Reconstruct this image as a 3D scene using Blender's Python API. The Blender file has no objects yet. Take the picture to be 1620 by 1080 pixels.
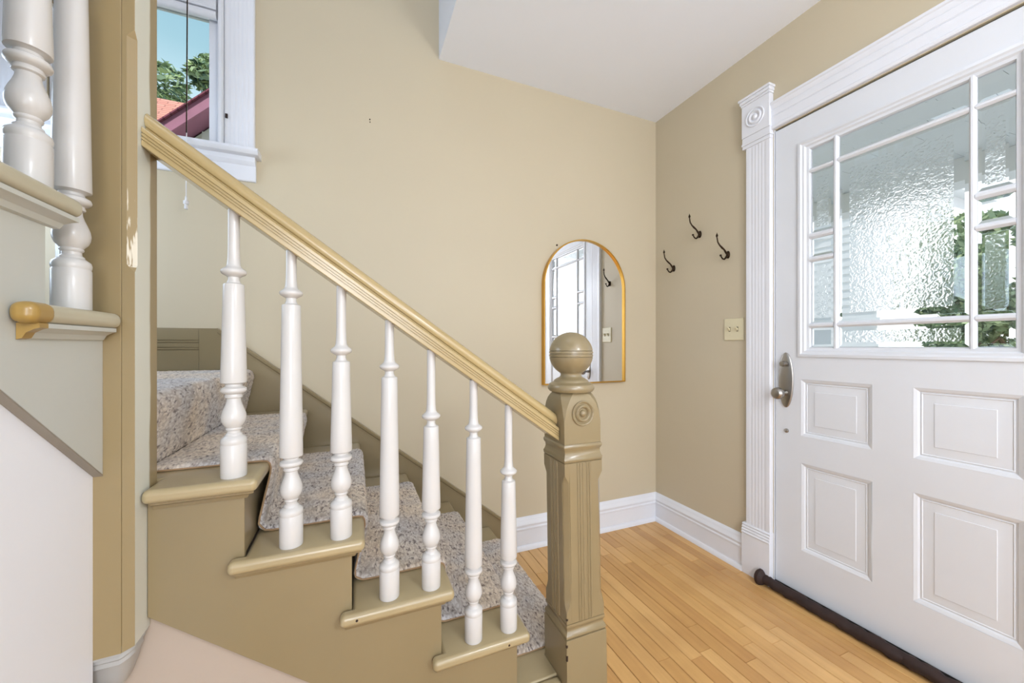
import bpy, bmesh, math, random
import numpy as np
from mathutils import Vector, Matrix, noise

random.seed(7)
S = bpy.context.scene
COL = S.collection
PI = math.pi

# ------------------------------------------------------------------ camera, world, lights, exposure
TH = math.radians(22.563)
cam_d = bpy.data.cameras.new('camera'); cam = bpy.data.objects.new('camera', cam_d); COL.objects.link(cam)
cam.location = (0, 0, 1.18); cam.rotation_euler = (PI / 2, 0, -TH)
cam_d.sensor_width = 36; cam_d.lens = 600.8 / 1620 * 36; cam_d.shift_y = 7.2 / 1620
cam_d.clip_start = 0.02; cam_d.clip_end = 200
S.camera = cam
S.view_settings.view_transform = 'Standard'; S.view_settings.look = 'None'
S.view_settings.exposure = 0.0; S.view_settings.gamma = 1.0; S.view_settings.use_curve_mapping = False

W = bpy.data.worlds.new('sky'); S.world = W; W.use_nodes = True
nt = W.node_tree; nt.nodes.clear()
out = nt.nodes.new('ShaderNodeOutputWorld'); bg = nt.nodes.new('ShaderNodeBackground')
tc = nt.nodes.new('ShaderNodeTexCoord'); sep = nt.nodes.new('ShaderNodeSeparateXYZ'); rp = nt.nodes.new('ShaderNodeValToRGB')
nt.links.new(tc.outputs['Generated'], sep.inputs[0]); nt.links.new(sep.outputs['Z'], rp.inputs[0])
rp.color_ramp.elements[0].position = 0.0; rp.color_ramp.elements[0].color = (.92, .95, 1.0, 1)
rp.color_ramp.elements[1].position = .85; rp.color_ramp.elements[1].color = (.08, .20, .34, 1)
e = rp.color_ramp.elements.new(.25); e.color = (.72, .80, .85, 1)
e = rp.color_ramp.elements.new(.52); e.color = (.25, .40, .46, 1)
nt.links.new(rp.outputs[0], bg.inputs[0]); bg.inputs[1].default_value = 1.7
nt.links.new(bg.outputs[0], out.inputs[0])

def area(name, loc, target, sx, sy, power, color):
    l = bpy.data.lights.new(name, 'AREA'); l.shape = 'RECTANGLE'; l.size = sx; l.size_y = sy
    l.energy = power; l.color = color
    o = bpy.data.objects.new(name, l); COL.objects.link(o); o.location = loc
    o.rotation_euler = (Vector(target) - Vector(loc)).to_track_quat('-Z', 'Y').to_euler()
    return o
sun_d = bpy.data.lights.new('sun', 'SUN'); sun_d.energy = 4.0; sun_d.angle = .02; sun_d.color = (1, .96, .9)
sun = bpy.data.objects.new('sun', sun_d); COL.objects.link(sun); sun.rotation_euler = Vector((.12, .72, -.68)).to_track_quat('-Z', 'Y').to_euler()
def globe(name, loc, r, power, color):
    l = bpy.data.lights.new(name, 'POINT'); l.shadow_soft_size = r; l.energy = power; l.color = color
    o = bpy.data.objects.new(name, l); COL.objects.link(o); o.location = loc; return o
globe('assumed_pendant_light', (1.0, -1.0, 2.05), .16, 54, (.90, .94, 1))  # assumed unseen lamp behind the viewer, no fixture is built
area('assumed_side_light', (1.86, -1.25, 1.45), (.0, .9, 1.3), 1.3, 1.6, 20, (.84, .92, 1))  # assumed source on the right, no window in this stretch of wall
area('rear_fill_light', (.35, -2.5, 1.5), (1.5, 1.6, 1.6), 1.5, 1.8, 48, (.86, .93, 1))  # added fill in front of the solid rear wall, no window there
area('left_fill_light', (-.40, -1.75, 1.5), (1.9, 1.75, 1.25), .9, 1.7, 26, (.95, .96, 1))  # added fill towards the right wall, no doorway stands here
area('upstairs_fill_light', (-.5, .4, 4.9), (-.4, .9, 0), 1.4, 1.6, 12, (.86, .92, 1))  # added light under the closed upper ceiling, no lamp is built
area('assumed_landing_light', (-1.43, 1.55, 1.62), (.3, 1.85, 1.15), .7, .8, 14, (.66, .81, 1))  # assumed cool light at the landing, the left wall has no window

# ------------------------------------------------------------------ materials
def new_mat(name):
    m = bpy.data.materials.new(name); m.use_nodes = True
    t = m.node_tree; b = t.nodes['Principled BSDF']
    return m, t, b
def lin(r, g, b):
    f = lambda c: (c / 255 / 12.92) if c / 255 <= .04045 else ((c / 255 + .055) / 1.055) ** 2.4
    return (f(r), f(g), f(b), 1)
def paint(name, rgb, rough=.5, var=.04, nscale=3.0, bump=.0, bscale=120, coat=0.0, stretch=(1, 1, 1)):
    m, t, b = new_mat(name)
    c = lin(*rgb)
    tcn = t.nodes.new('ShaderNodeTexCoord'); mp = t.nodes.new('ShaderNodeMapping'); mp.inputs['Scale'].default_value = stretch
    t.links.new(tcn.outputs['Object'], mp.inputs[0])
    n = t.nodes.new('ShaderNodeTexNoise'); n.inputs['Scale'].default_value = nscale; n.inputs['Detail'].default_value = 5
    t.links.new(mp.outputs[0], n.inputs['Vector'])
    r = t.nodes.new('ShaderNodeValToRGB'); r.color_ramp.elements[0].position = .3; r.color_ramp.elements[1].position = .7
    r.color_ramp.elements[0].color = tuple(x * (1 - var) for x in c[:3]) + (1,)
    r.color_ramp.elements[1].color = tuple(min(1, x * (1 + var)) for x in c[:3]) + (1,)
    t.links.new(n.outputs[0], r.inputs[0]); t.links.new(r.outputs[0], b.inputs['Base Color'])
    b.inputs['Roughness'].default_value = rough
    b.inputs['Coat Weight'].default_value = coat; b.inputs['Coat Roughness'].default_value = .15
    if bump:
        n2 = t.nodes.new('ShaderNodeTexNoise'); n2.inputs['Scale'].default_value = bscale; n2.inputs['Detail'].default_value = 3
        t.links.new(mp.outputs[0], n2.inputs['Vector'])
        bp = t.nodes.new('ShaderNodeBump'); bp.inputs['Strength'].default_value = bump; bp.inputs['Distance'].default_value = .0006
        t.links.new(n2.outputs[0], bp.inputs['Height']); t.links.new(bp.outputs[0], b.inputs['Normal'])
    return m

M = {}
M['wall'] = paint('wall_paint', (197, 185, 159), .55, .02, 1.5, .12, 90)
M['wall_white'] = paint('white_wall_paint', (232, 235, 243), .5, .015, 1.5, .1, 90)
M['wall_pink'] = paint('under_stair_paint', (176, 162, 148), .55, .02, 1.5, .1, 90)
M['ceiling'] = paint('ceiling_paint', (238, 242, 250), .7, .012, 1.5, .1, 60)
M['white'] = paint('white_trim_paint', (226, 228, 234), .33, .02, 6, .10, 60)
M['door'] = paint('door_paint', (218, 221, 226), .38, .02, 4, .15, 45)
M['spindle'] = paint('spindle_paint', (203, 201, 199), .25, .012, 8, .06, 60)
M['tan'] = paint('tan_gloss_paint', (137, 122, 91), .30, .045, 4, .18, 40, .35)
M['tan_lite'] = paint('tan_tread_paint', (166, 150, 115), .28, .05, 5, .18, 40, .4)
M['rail'] = paint('rail_paint', (172, 151, 106), .26, .04, 6, .1, 50, .5)
M['post'] = paint('post_paint', (146, 128, 92), .34, .04, 4, .15, 60, .3, (1, 1, .3))
M['sage'] = paint('upper_string_paint', (192, 195, 190), .4, .03, 3, .1, 50, .2)
M['sage_tan'] = paint('upper_nosing_paint', (184, 178, 156), .35, .04, 5, .1, 50, .3)
M['edge'] = paint('grey_string_edge', (138, 131, 120), .5, .06, 6)
M['ochre'] = paint('ochre_paint', (158, 128, 66), .35, .08, 20, .2, 60, .3)
M['silver'] = paint('grey_drop_paint', (165, 165, 163), .3, .05, 8, .15, 60, .4)
M['chip'] = paint('dark_wood_chip', (40, 22, 14), .7, .2, 20)
M['ivory'] = paint('ivory_plastic', (214, 205, 172), .35, .01, 5)
M['slot'] = paint('toggle_shadow_slot', (90, 82, 62), .6, .01, 5)
M['gap'] = paint('door_gap', (46, 42, 40), .8, .1, 5)
M['rubber'] = paint('draft_sweep_fabric', (46, 30, 26), .75, .25, 25, .8, 120)
M['cord'] = paint('blind_cord', (226, 226, 228), .6, .02, 10)
M['siding'] = paint('white_siding', (222, 222, 214), .6, .03, 3)
M['fascia'] = paint('dark_red_fascia', (150, 92, 116), .6, .12, 4, .2, 30)
M['bark'] = paint('bark', (84, 70, 56), .85, .2, 14)
M['porchc'] = paint('porch_ceiling_paint', (222, 225, 228), .6, .03, 2)
M['lawn'] = paint('lawn_grass', (96, 122, 62), .9, .25, 6)
M['pave'] = paint('pale_paving', (205, 204, 198), .9, .05, 2)
M['house'] = paint('white_house_paint', (238, 238, 240), .7, .03, 2)
M['hglass'] = paint('house_window_dark', (196, 202, 208), .15, .05, 2)

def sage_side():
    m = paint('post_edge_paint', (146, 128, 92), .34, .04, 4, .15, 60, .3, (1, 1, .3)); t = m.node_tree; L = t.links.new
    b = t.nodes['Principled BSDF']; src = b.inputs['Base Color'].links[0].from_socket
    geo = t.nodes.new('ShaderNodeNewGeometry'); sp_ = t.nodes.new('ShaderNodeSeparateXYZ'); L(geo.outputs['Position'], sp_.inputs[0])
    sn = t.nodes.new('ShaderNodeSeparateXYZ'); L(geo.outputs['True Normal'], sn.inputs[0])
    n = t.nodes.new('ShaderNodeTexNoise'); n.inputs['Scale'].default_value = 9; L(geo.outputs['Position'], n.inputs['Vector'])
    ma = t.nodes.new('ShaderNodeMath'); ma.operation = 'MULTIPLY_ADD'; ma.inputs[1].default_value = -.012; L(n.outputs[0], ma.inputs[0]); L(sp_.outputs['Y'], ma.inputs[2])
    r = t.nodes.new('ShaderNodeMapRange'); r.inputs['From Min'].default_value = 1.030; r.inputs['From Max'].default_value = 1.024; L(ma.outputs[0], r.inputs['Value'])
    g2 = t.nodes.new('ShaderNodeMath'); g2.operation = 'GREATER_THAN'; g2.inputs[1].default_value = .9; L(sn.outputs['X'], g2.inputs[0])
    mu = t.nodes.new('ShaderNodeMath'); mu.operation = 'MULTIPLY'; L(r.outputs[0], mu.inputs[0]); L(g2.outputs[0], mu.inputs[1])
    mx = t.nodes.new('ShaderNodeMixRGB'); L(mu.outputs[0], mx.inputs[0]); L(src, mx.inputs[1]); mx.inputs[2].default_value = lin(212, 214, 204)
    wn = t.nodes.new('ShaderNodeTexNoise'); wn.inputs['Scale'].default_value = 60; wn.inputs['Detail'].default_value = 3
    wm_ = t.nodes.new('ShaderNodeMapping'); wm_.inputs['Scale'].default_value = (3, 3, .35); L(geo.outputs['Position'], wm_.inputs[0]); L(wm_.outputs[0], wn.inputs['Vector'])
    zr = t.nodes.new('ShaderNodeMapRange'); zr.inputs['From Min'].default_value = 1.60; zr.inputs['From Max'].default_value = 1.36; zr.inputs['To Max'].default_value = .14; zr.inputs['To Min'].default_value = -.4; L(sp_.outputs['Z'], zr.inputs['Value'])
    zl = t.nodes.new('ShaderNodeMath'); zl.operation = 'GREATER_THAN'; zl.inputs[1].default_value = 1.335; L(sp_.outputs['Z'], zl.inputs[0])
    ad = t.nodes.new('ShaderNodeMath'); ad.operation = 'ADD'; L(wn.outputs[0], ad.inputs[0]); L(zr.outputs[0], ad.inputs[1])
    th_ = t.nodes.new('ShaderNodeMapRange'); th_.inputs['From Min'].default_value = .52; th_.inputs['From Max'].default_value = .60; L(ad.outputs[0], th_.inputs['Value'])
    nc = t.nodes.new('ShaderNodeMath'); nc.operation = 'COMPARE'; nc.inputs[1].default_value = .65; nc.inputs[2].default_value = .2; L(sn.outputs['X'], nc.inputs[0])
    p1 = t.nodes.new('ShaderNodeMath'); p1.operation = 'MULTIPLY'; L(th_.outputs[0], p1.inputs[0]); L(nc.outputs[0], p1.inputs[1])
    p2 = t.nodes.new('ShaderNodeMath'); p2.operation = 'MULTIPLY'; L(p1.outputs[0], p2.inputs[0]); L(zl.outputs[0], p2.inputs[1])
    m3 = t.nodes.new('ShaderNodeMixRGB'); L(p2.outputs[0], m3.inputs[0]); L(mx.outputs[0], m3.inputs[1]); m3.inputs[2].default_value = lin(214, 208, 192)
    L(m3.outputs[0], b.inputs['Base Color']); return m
M['post_edge'] = sage_side()
def metal(name, rgb, rough):
    m, t, b = new_mat(name)
    b.inputs['Base Color'].default_value = lin(*rgb); b.inputs['Metallic'].default_value = 1; b.inputs['Roughness'].default_value = rough
    n = t.nodes.new('ShaderNodeTexNoise'); n.inputs['Scale'].default_value = 200
    bp = t.nodes.new('ShaderNodeBump'); bp.inputs['Strength'].default_value = .05; bp.inputs['Distance'].default_value = .001
    t.links.new(n.outputs[0], bp.inputs['Height']); t.links.new(bp.outputs[0], b.inputs['Normal'])
    return m
M['nickel'] = metal('satin_nickel', (160, 156, 150), .32)
M['iron'] = metal('dark_bronze', (52, 40, 30), .45)
M['gold'] = metal('brushed_gold', (206, 160, 72), .28)
M['mirror'] = metal('mirror_silver', (238, 240, 242), .0)
M['mirror'].node_tree.nodes['Principled BSDF'].inputs['Normal'].links and M['mirror'].node_tree.links.remove(M['mirror'].node_tree.nodes['Principled BSDF'].inputs['Normal'].links[0])

def glass(name, bump=0, scale=30, rough=0.0, col=(.99, .99, .995, 1), ior=1.45):
    m, t, b = new_mat(name)
    b.inputs['Base Color'].default_value = col; b.inputs['Transmission Weight'].default_value = 1
    b.inputs['Roughness'].default_value = rough; b.inputs['IOR'].default_value = ior
    if bump:
        tcn = t.nodes.new('ShaderNodeTexCoord')
        w = t.nodes.new('ShaderNodeTexNoise'); w.inputs['Scale'].default_value = scale * .5; w.inputs['Detail'].default_value = 2
        mixv = t.nodes.new('ShaderNodeMixRGB'); mixv.inputs[0].default_value = .12
        t.links.new(tcn.outputs['Object'], w.inputs['Vector'])
        t.links.new(tcn.outputs['Object'], mixv.inputs[1]); t.links.new(w.outputs['Color'], mixv.inputs[2])
        v = t.nodes.new('ShaderNodeTexVoronoi'); v.inputs['Scale'].default_value = scale; v.feature = 'SMOOTH_F1'
        t.links.new(mixv.outputs[0], v.inputs['Vector'])
        bp = t.nodes.new('ShaderNodeBump'); bp.inputs['Strength'].default_value = bump; bp.inputs['Distance'].default_value = .01
        t.links.new(v.outputs['Distance'], bp.inputs['Height']); t.links.new(bp.outputs[0], b.inputs['Normal'])
    return m
M['glass'] = glass('bevelled_clear_glass')
M['glass_tex'] = glass('glue_chip_glass', .22, 60, .2)
M['glass_win'] = glass('window_glass', col=(.95, .98, 1, 1), ior=1.12)

def wood_mat():
    m, t, b = new_mat('maple_floor')
    L = t.links.new
    oi = t.nodes.new('ShaderNodeObjectInfo'); tcn = t.nodes.new('ShaderNodeTexCoord')
    add = t.nodes.new('ShaderNodeVectorMath'); add.operation = 'MULTIPLY_ADD'
    add.inputs[1].default_value = (37, 53, 11)
    L(oi.outputs['Random'], add.inputs[0])
    geo = t.nodes.new('ShaderNodeNewGeometry')
    L(geo.outputs['Position'], add.inputs[2])
    mp = t.nodes.new('ShaderNodeMapping'); mp.inputs['Scale'].default_value = (38, 1.6, 38); L(add.outputs[0], mp.inputs[0])
    n = t.nodes.new('ShaderNodeTexNoise'); n.inputs['Scale'].default_value = 1.3; n.inputs['Detail'].default_value = 6; L(mp.outputs[0], n.inputs['Vector'])
    base = t.nodes.new('ShaderNodeValToRGB')
    base.color_ramp.elements[0].color = lin(200, 152, 94); base.color_ramp.elements[1].color = lin(226, 182, 121)
    base.color_ramp.elements.new(.5).color = lin(214, 168, 106)
    L(oi.outputs['Random'], base.inputs[0])
    r2 = t.nodes.new('ShaderNodeValToRGB'); r2.color_ramp.elements[0].position = .35; r2.color_ramp.elements[1].position = .65
    r2.color_ramp.elements[0].color = (.80, .76, .70, 1); r2.color_ramp.elements[1].color = (1.0, 1.0, 1.0, 1)
    L(n.outputs[0], r2.inputs[0])
    mx = t.nodes.new('ShaderNodeMixRGB'); mx.blend_type = 'MULTIPLY'; mx.inputs[0].default_value = .55
    L(base.outputs[0], mx.inputs[1]); L(r2.outputs[0], mx.inputs[2])
    # worn, darker patches
    n3 = t.nodes.new('ShaderNodeTexNoise'); n3.inputs['Scale'].default_value = 4; n3.inputs['Detail'].default_value = 4; L(geo.outputs['Position'], n3.inputs['Vector'])
    r3 = t.nodes.new('ShaderNodeValToRGB'); r3.color_ramp.elements[0].position = .35; r3.color_ramp.elements[1].position = .6
    r3.color_ramp.elements[0].color = (.84, .80, .78, 1); r3.color_ramp.elements[1].color = (1, 1, 1, 1); L(n3.outputs[0], r3.inputs[0])
    m2 = t.nodes.new('ShaderNodeMixRGB'); m2.blend_type = 'MULTIPLY'; m2.inputs[0].default_value = .8
    L(mx.outputs[0], m2.inputs[1]); L(r3.outputs[0], m2.inputs[2])
    L(m2.outputs[0], b.inputs['Base Color'])
    b.inputs['Roughness'].default_value = .33
    bp = t.nodes.new('ShaderNodeBump'); bp.inputs['Strength'].default_value = .12; bp.inputs['Distance'].default_value = .001
    L(n.outputs[0], bp.inputs['Height']); L(bp.outputs[0], b.inputs['Normal'])
    return m
M['wood'] = wood_mat()
M['subfloor'] = paint('dark_subfloor', (62, 36, 20), .8, .1, 5)

def carpet_mat():
    m, t, b = new_mat('berber_carpet')
    L = t.links.new
    tcn = t.nodes.new('ShaderNodeTexCoord')
    mp = t.nodes.new('ShaderNodeMapping'); mp.inputs['Scale'].default_value = (1.0, .42, .8); L(tcn.outputs['Object'], mp.inputs[0])
    nz = t.nodes.new('ShaderNodeTexNoise'); nz.inputs['Scale'].default_value = 45; nz.inputs['Detail'].default_value = 2; L(mp.outputs[0], nz.inputs['Vector'])
    mixv = t.nodes.new('ShaderNodeMixRGB'); mixv.inputs[0].default_value = .03; L(mp.outputs[0], mixv.inputs[1]); L(nz.outputs['Color'], mixv.inputs[2])
    v = t.nodes.new('ShaderNodeTexVoronoi'); v.inputs['Scale'].default_value = 140; L(mixv.outputs[0], v.inputs['Vector'])
    big = t.nodes.new('ShaderNodeTexNoise'); big.inputs['Scale'].default_value = 5; big.inputs['Detail'].default_value = 2; L(tcn.outputs['Object'], big.inputs['Vector'])
    r = t.nodes.new('ShaderNodeValToRGB'); r.color_ramp.elements[0].position = .38; r.color_ramp.elements[1].position = .62
    r.color_ramp.elements[0].color = lin(206, 203, 203); r.color_ramp.elements[1].color = lin(226, 211, 192); L(big.outputs[0], r.inputs[0])
    r2 = t.nodes.new('ShaderNodeValToRGB'); r2.color_ramp.elements[0].position = .30; r2.color_ramp.elements[1].position = .75
    r2.color_ramp.elements[0].color = (1, 1, 1, 1); r2.color_ramp.elements[1].color = (.68, .64, .62, 1); L(v.outputs['Distance'], r2.inputs[0])
    fl = t.nodes.new('ShaderNodeTexNoise'); fl.inputs['Scale'].default_value = 125; fl.inputs['Detail'].default_value = 2; L(mp.outputs[0], fl.inputs['Vector'])
    r3 = t.nodes.new('ShaderNodeValToRGB'); r3.color_ramp.elements[0].position = .33; r3.color_ramp.elements[1].position = .45
    r3.color_ramp.elements[0].color = (.34, .31, .32, 1); r3.color_ramp.elements[1].color = (1, 1, 1, 1); L(fl.outputs[0], r3.inputs[0])
    m1 = t.nodes.new('ShaderNodeMixRGB'); m1.blend_type = 'MULTIPLY'; m1.inputs[0].default_value = 1; L(r.outputs[0], m1.inputs[1]); L(r2.outputs[0], m1.inputs[2])
    m2 = t.nodes.new('ShaderNodeMixRGB'); m2.blend_type = 'MULTIPLY'; m2.inputs[0].default_value = 1; L(m1.outputs[0], m2.inputs[1]); L(r3.outputs[0], m2.inputs[2])
    L(m2.outputs[0], b.inputs['Base Color']); b.inputs['Roughness'].default_value = .95
    b.inputs['Sheen Weight'].default_value = .2
    bp = t.nodes.new('ShaderNodeBump'); bp.inputs['Strength'].default_value = .6; bp.inputs['Distance'].default_value = .003; bp.invert = True
    L(v.outputs['Distance'], bp.inputs['Height']); L(bp.outputs[0], b.inputs['Normal'])
    return m
M['carpet'] = carpet_mat()
M['binding'] = paint('carpet_binding', (164, 134, 100), .8, .1, 60, .5, 300)

def shingle_mat(name, c1, c2):
    m, t, b = new_mat(name); L = t.links.new
    tcn = t.nodes.new('ShaderNodeTexCoord'); br = t.nodes.new('ShaderNodeTexBrick')
    L(tcn.outputs['UV'], br.inputs['Vector']); br.inputs['Scale'].default_value = 1
    br.inputs['Color1'].default_value = lin(*c1); br.inputs['Color2'].default_value = lin(*c2); br.inputs['Mortar'].default_value = lin(*[x * .8 for x in c1])
    br.inputs['Brick Width'].default_value = .3; br.inputs['Row Height'].default_value = .10; br.inputs['Mortar Size'].default_value = .012
    L(br.outputs[0], b.inputs['Base Color']); b.inputs['Roughness'].default_value = .9
    return m
M['shingle'] = shingle_mat('red_shingles', (204, 138, 122), (216, 152, 134))
M['shingle2'] = shingle_mat('plum_shingles', (120, 60, 76), (136, 72, 88))

def leaf_mat(name, c1, c2):
    m, t, b = new_mat(name); L = t.links.new
    geo = t.nodes.new('ShaderNodeNewGeometry'); r = t.nodes.new('ShaderNodeValToRGB')
    r.color_ramp.elements[0].color = lin(*c1); r.color_ramp.elements[1].color = lin(*c2)
    L(geo.outputs['Random Per Island'], r.inputs[0]); L(r.outputs[0], b.inputs['Base Color']); b.inputs['Roughness'].default_value = .5
    b.inputs['Subsurface Weight'].default_value = 0
    return m
M['leaf'] = leaf_mat('leaves', (66, 100, 92), (190, 208, 150))
M['leaf2'] = leaf_mat('bright_leaves', (84, 116, 76), (190, 206, 160))

# ------------------------------------------------------------------ helpers
def link(name, me, mat, parent=None, angle=35, smooth=True, bevel=0, segs=2):
    me.name = name
    if mat: 
        for mm in (mat if isinstance(mat, (list, tuple)) else [mat]): me.materials.append(M[mm])
    o = bpy.data.objects.new(name, me); COL.objects.link(o)
    if parent: o.parent = parent
    if bevel:
        b = o.modifiers.new('bevel', 'BEVEL'); b.width = bevel; b.segments = segs; b.limit_method = 'ANGLE'; b.angle_limit = math.radians(30)
        b.harden_normals = True
    if smooth:
        me.polygons.foreach_set('use_smooth', [True] * len(me.polygons)); me.set_sharp_from_angle(angle=math.radians(angle))
    return o
class MB:
    def __init__(s): s.v = []; s.f = []; s.m = []
    def add(s, v, f, mi=0):
        n = len(s.v); s.v += [tuple(p) for p in v]; s.f += [tuple(i + n for i in q) for q in f]; s.m += [mi] * len(f); return s
    def box(s, x0, x1, y0, y1, z0, z1, mi=0):
        v = [(x, y, z) for z in (z0, z1) for y in (y0, y1) for x in (x0, x1)]
        return s.add(v, [(0, 2, 3, 1), (4, 5, 7, 6), (0, 1, 5, 4), (2, 6, 7, 3), (0, 4, 6, 2), (1, 3, 7, 5)], mi)
    def prism(s, pts, fn0, fn1, mi=0):
        n = len(pts)
        v = [fn0(*p) for p in pts] + [fn1(*p) for p in pts]
        f = [tuple(range(n))[::-1], tuple(range(n, 2 * n))] + [(i, (i + 1) % n, (i + 1) % n + n, i + n) for i in range(n)]
        return s.add(v, f, mi)
    def loft(s, rings, cap=True, mi=0):
        n = len(rings[0]); v = [p for r in rings for p in r]; f = []
        for k in range(len(rings) - 1):
            for i in range(n):
                j = (i + 1) % n; f.append((k * n + i, k * n + j, (k + 1) * n + j, (k + 1) * n + i))
        if cap: f += [tuple(range(n))[::-1], tuple(range((len(rings) - 1) * n, len(rings) * n))]
        return s.add(v, f, mi)
    def tube(s, pts, rs, seg=8, mi=0):
        pts = [Vector(p) for p in pts]; rings = []
        for i, p in enumerate(pts):
            d = (pts[min(i + 1, len(pts) - 1)] - pts[max(i - 1, 0)]).normalized()
            a = d.orthogonal().normalized() if i == 0 else (a - d * a.dot(d)).normalized()
            b = d.cross(a); r = rs[i] if isinstance(rs, (list, tuple)) else rs
            rings.append([p + a * (r * math.cos(t * 2 * PI / seg)) + b * (r * math.sin(t * 2 * PI / seg)) for t in range(seg)])
        return s.loft(rings, mi=mi)
    def lathe(s, prof, c, seg=32, axis='z', mi=0):   # prof: (r, h)
        rings = []
        for r, h in prof:
            r = max(r, 1e-4); ring = []
            for i in range(seg):
                a = 2 * PI * i / seg; u, w = r * math.cos(a), r * math.sin(a)
                ring.append((c[0] + u, c[1] + w, c[2] + h) if axis == 'z' else (c[0] + u, c[1] + h, c[2] - w) if axis == 'y' else (c[0] + h, c[1] + u, c[2] + w))
            rings.append(ring)
        return s.loft(rings, mi=mi)
    def mesh(s):
        me = bpy.data.meshes.new('m'); me.from_pydata(s.v, [], s.f); me.update()
        if any(s.m): me.polygons.foreach_set('material_index', s.m)
        bm = bmesh.new(); bm.from_mesh(me); bmesh.ops.recalc_face_normals(bm, faces=bm.faces); bm.to_mesh(me); bm.free()
        return me
    def obj(s, name, mat, parent=None, **k): return link(name, s.mesh(), mat, parent, **k)
def empty(name, loc=(0, 0, 0)):
    o = bpy.data.objects.new(name, None); COL.objects.link(o); o.location = (0, 0, 0); o.empty_display_size = .1
    return o
def thing(o, label, cat, group=None):
    o['label'] = label; o['category'] = cat; o['kind'] = 'thing'
    if group: o['group'] = group
    return o
def struct(o, label=None, cat=None):
    o['kind'] = 'structure'
    if label: o['label'] = label
    if cat: o['category'] = cat
    return o
def box(name, mat, b, parent=None, bevel=0, **k): return MB().box(*b).obj(name, mat, parent, bevel=bevel, **k)

FX = 1.911
R = .1775; RUN = .2228
RX = {k: .6633 - RUN * (k - 1) for k in range(1, 7)}        # riser faces of the lower flight
BY, DX, CZ = 2.025, 1.908, 2.711                              # back wall, door wall, ceiling height
TOPZ = 5.2

# ------------------------------------------------------------------ room shell
def wall(name, mat, cells, label, cat='wall'):
    m = MB()
    for c in cells: m.box(*c)
    return struct(m.obj(name, mat, smooth=False), label, cat)
WX0, WX1, WZ0, WZ1 = -1.085, -.545, 2.035, 3.55
wall('wall_back', 'wall', [(-1.55, WX0, BY, BY + .12, 0, TOPZ), (WX1, 2.05, BY, BY + .12, 0, TOPZ), (WX0, WX1, BY, BY + .12, 0, WZ0), (WX0, WX1, BY, BY + .12, WZ1, TOPZ)],
     'tall beige wall behind the staircase with the mirror on it')
DY0, DY1, DZ1 = .335, 1.231, 2.240
wall('wall_right', 'wall', [(DX, DX + .14, DY1, BY, 0, TOPZ), (DX, DX + .14, -2.7, DY0 - .004, 0, TOPZ), (DX, DX + .14, DY0 - .004, DY1, DZ1, TOPZ)],
     'beige wall on the right with hooks and the front door')
wall('wall_left', 'wall_white', [(-1.55, -1.45, -2.7, BY, 0, TOPZ)], 'wall on the far left side of the stairwell')
wall('wall_rear', 'wall_white', [(-1.45, DX, -2.7, -2.6, 0, TOPZ)], 'wall behind the viewer')
wall('wall_opening', 'ceiling', [(.418, .52, -1.25, BY, CZ + .1205, TOPZ), (-1.45, .418, -1.35, -1.25, CZ, TOPZ)], 'white edge of the stairwell opening above the hall ceiling')
wall('ceiling', 'ceiling', [(.418, DX, -2.6, BY, CZ, CZ + .12), (-1.45, .418, -2.6, -1.25, CZ, CZ + .12)], 'smooth white ceiling over the entrance hall', 'ceiling')
wall('ceiling_upper', 'ceiling', [(-1.55, DX + .14, -2.7, BY + .12, TOPZ, TOPZ + .1)], 'ceiling above the stairwell', 'ceiling')
# wall under the upper flight (white) and under the lower flight (pinkish beige)
wm = MB()
yz = [(-1.25, 0), (.973, 0), (.973, .934), (-1.25, .934 + .82 * 2.223)]
wm.prism(yz, lambda a, b: (-.52, a, b), lambda a, b: (-.4592, a, b)); wm.box(-.52, -.4592, -2.6, -1.25, 0, CZ); wm.box(-.52, -.4592, .973, 1.0358, 0, .468)
struct(wm.obj('wall_under_upper_flight', 'wall_white', smooth=False), 'smooth white wall below the upper flight at the left edge', 'wall')
wm = MB(); xz = [(-.52, 0), (.374, 0), (-.4, .618), (-.52, .618)]
wm.prism(xz, lambda a, b: (a, 1.036, b), lambda a, b: (a, 1.09, b))
struct(wm.obj('wall_under_lower_flight', 'wall_pink', smooth=False), 'pinkish beige triangle of wall below the lower stair string', 'wall')

# floor: boards run towards the back wall
fl = struct(box('floor', 'subfloor', (-1.45, DX + .14, -2.6, BY, -.06, -.012), smooth=False), 'honey coloured maple strip floor of the entrance hall', 'floor')
bw = .060; nb = 0; x = 1.888
cells = []
while x > -.45:
    y = BY - .02 - random.uniform(0, .5)
    cells.append((x - bw, x, y, BY))
    while y > -.1:
        l = random.uniform(.35, 1.15); cells.append((x - bw, x, max(y - l, -.1), y)); y -= l
    x -= bw
def board_mesh(x0, x1, y0, y1, m):
    g = .0011; c = .0014; z = random.uniform(-.0003, .0003)
    x0 += g; x1 -= g; y0 += g * .6; y1 -= g * .6
    r = lambda d, zz: [(x0 + d, y0 + d * .5, zz), (x1 - d, y0 + d * .5, zz), (x1 - d, y1 - d * .5, zz), (x0 + d, y1 - d * .5, zz)]
    return m.loft([r(0, -.012), r(0, z - c), r(c, z)])
rest = MB(); nfb = 0
for c in cells:
    if c[1] > .40 and c[3] > .1 and c[3] > 1.0 - (c[0] - .4) * 1.3:
        cx, cy = (c[0] + c[1]) / 2, (c[2] + c[3]) / 2
        board_mesh(*c, MB()).obj('floor_board', 'wood', fl, smooth=False); nfb += 1
    else: board_mesh(*c, rest)
x = 1.888
while x > -.45:
    board_mesh(x - bw, x, -2.6, -.1, rest); x -= bw
ro = rest.obj('outlying_floor_boards', 'wood', fl, smooth=False); ro['kind'] = 'stuff'

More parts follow.
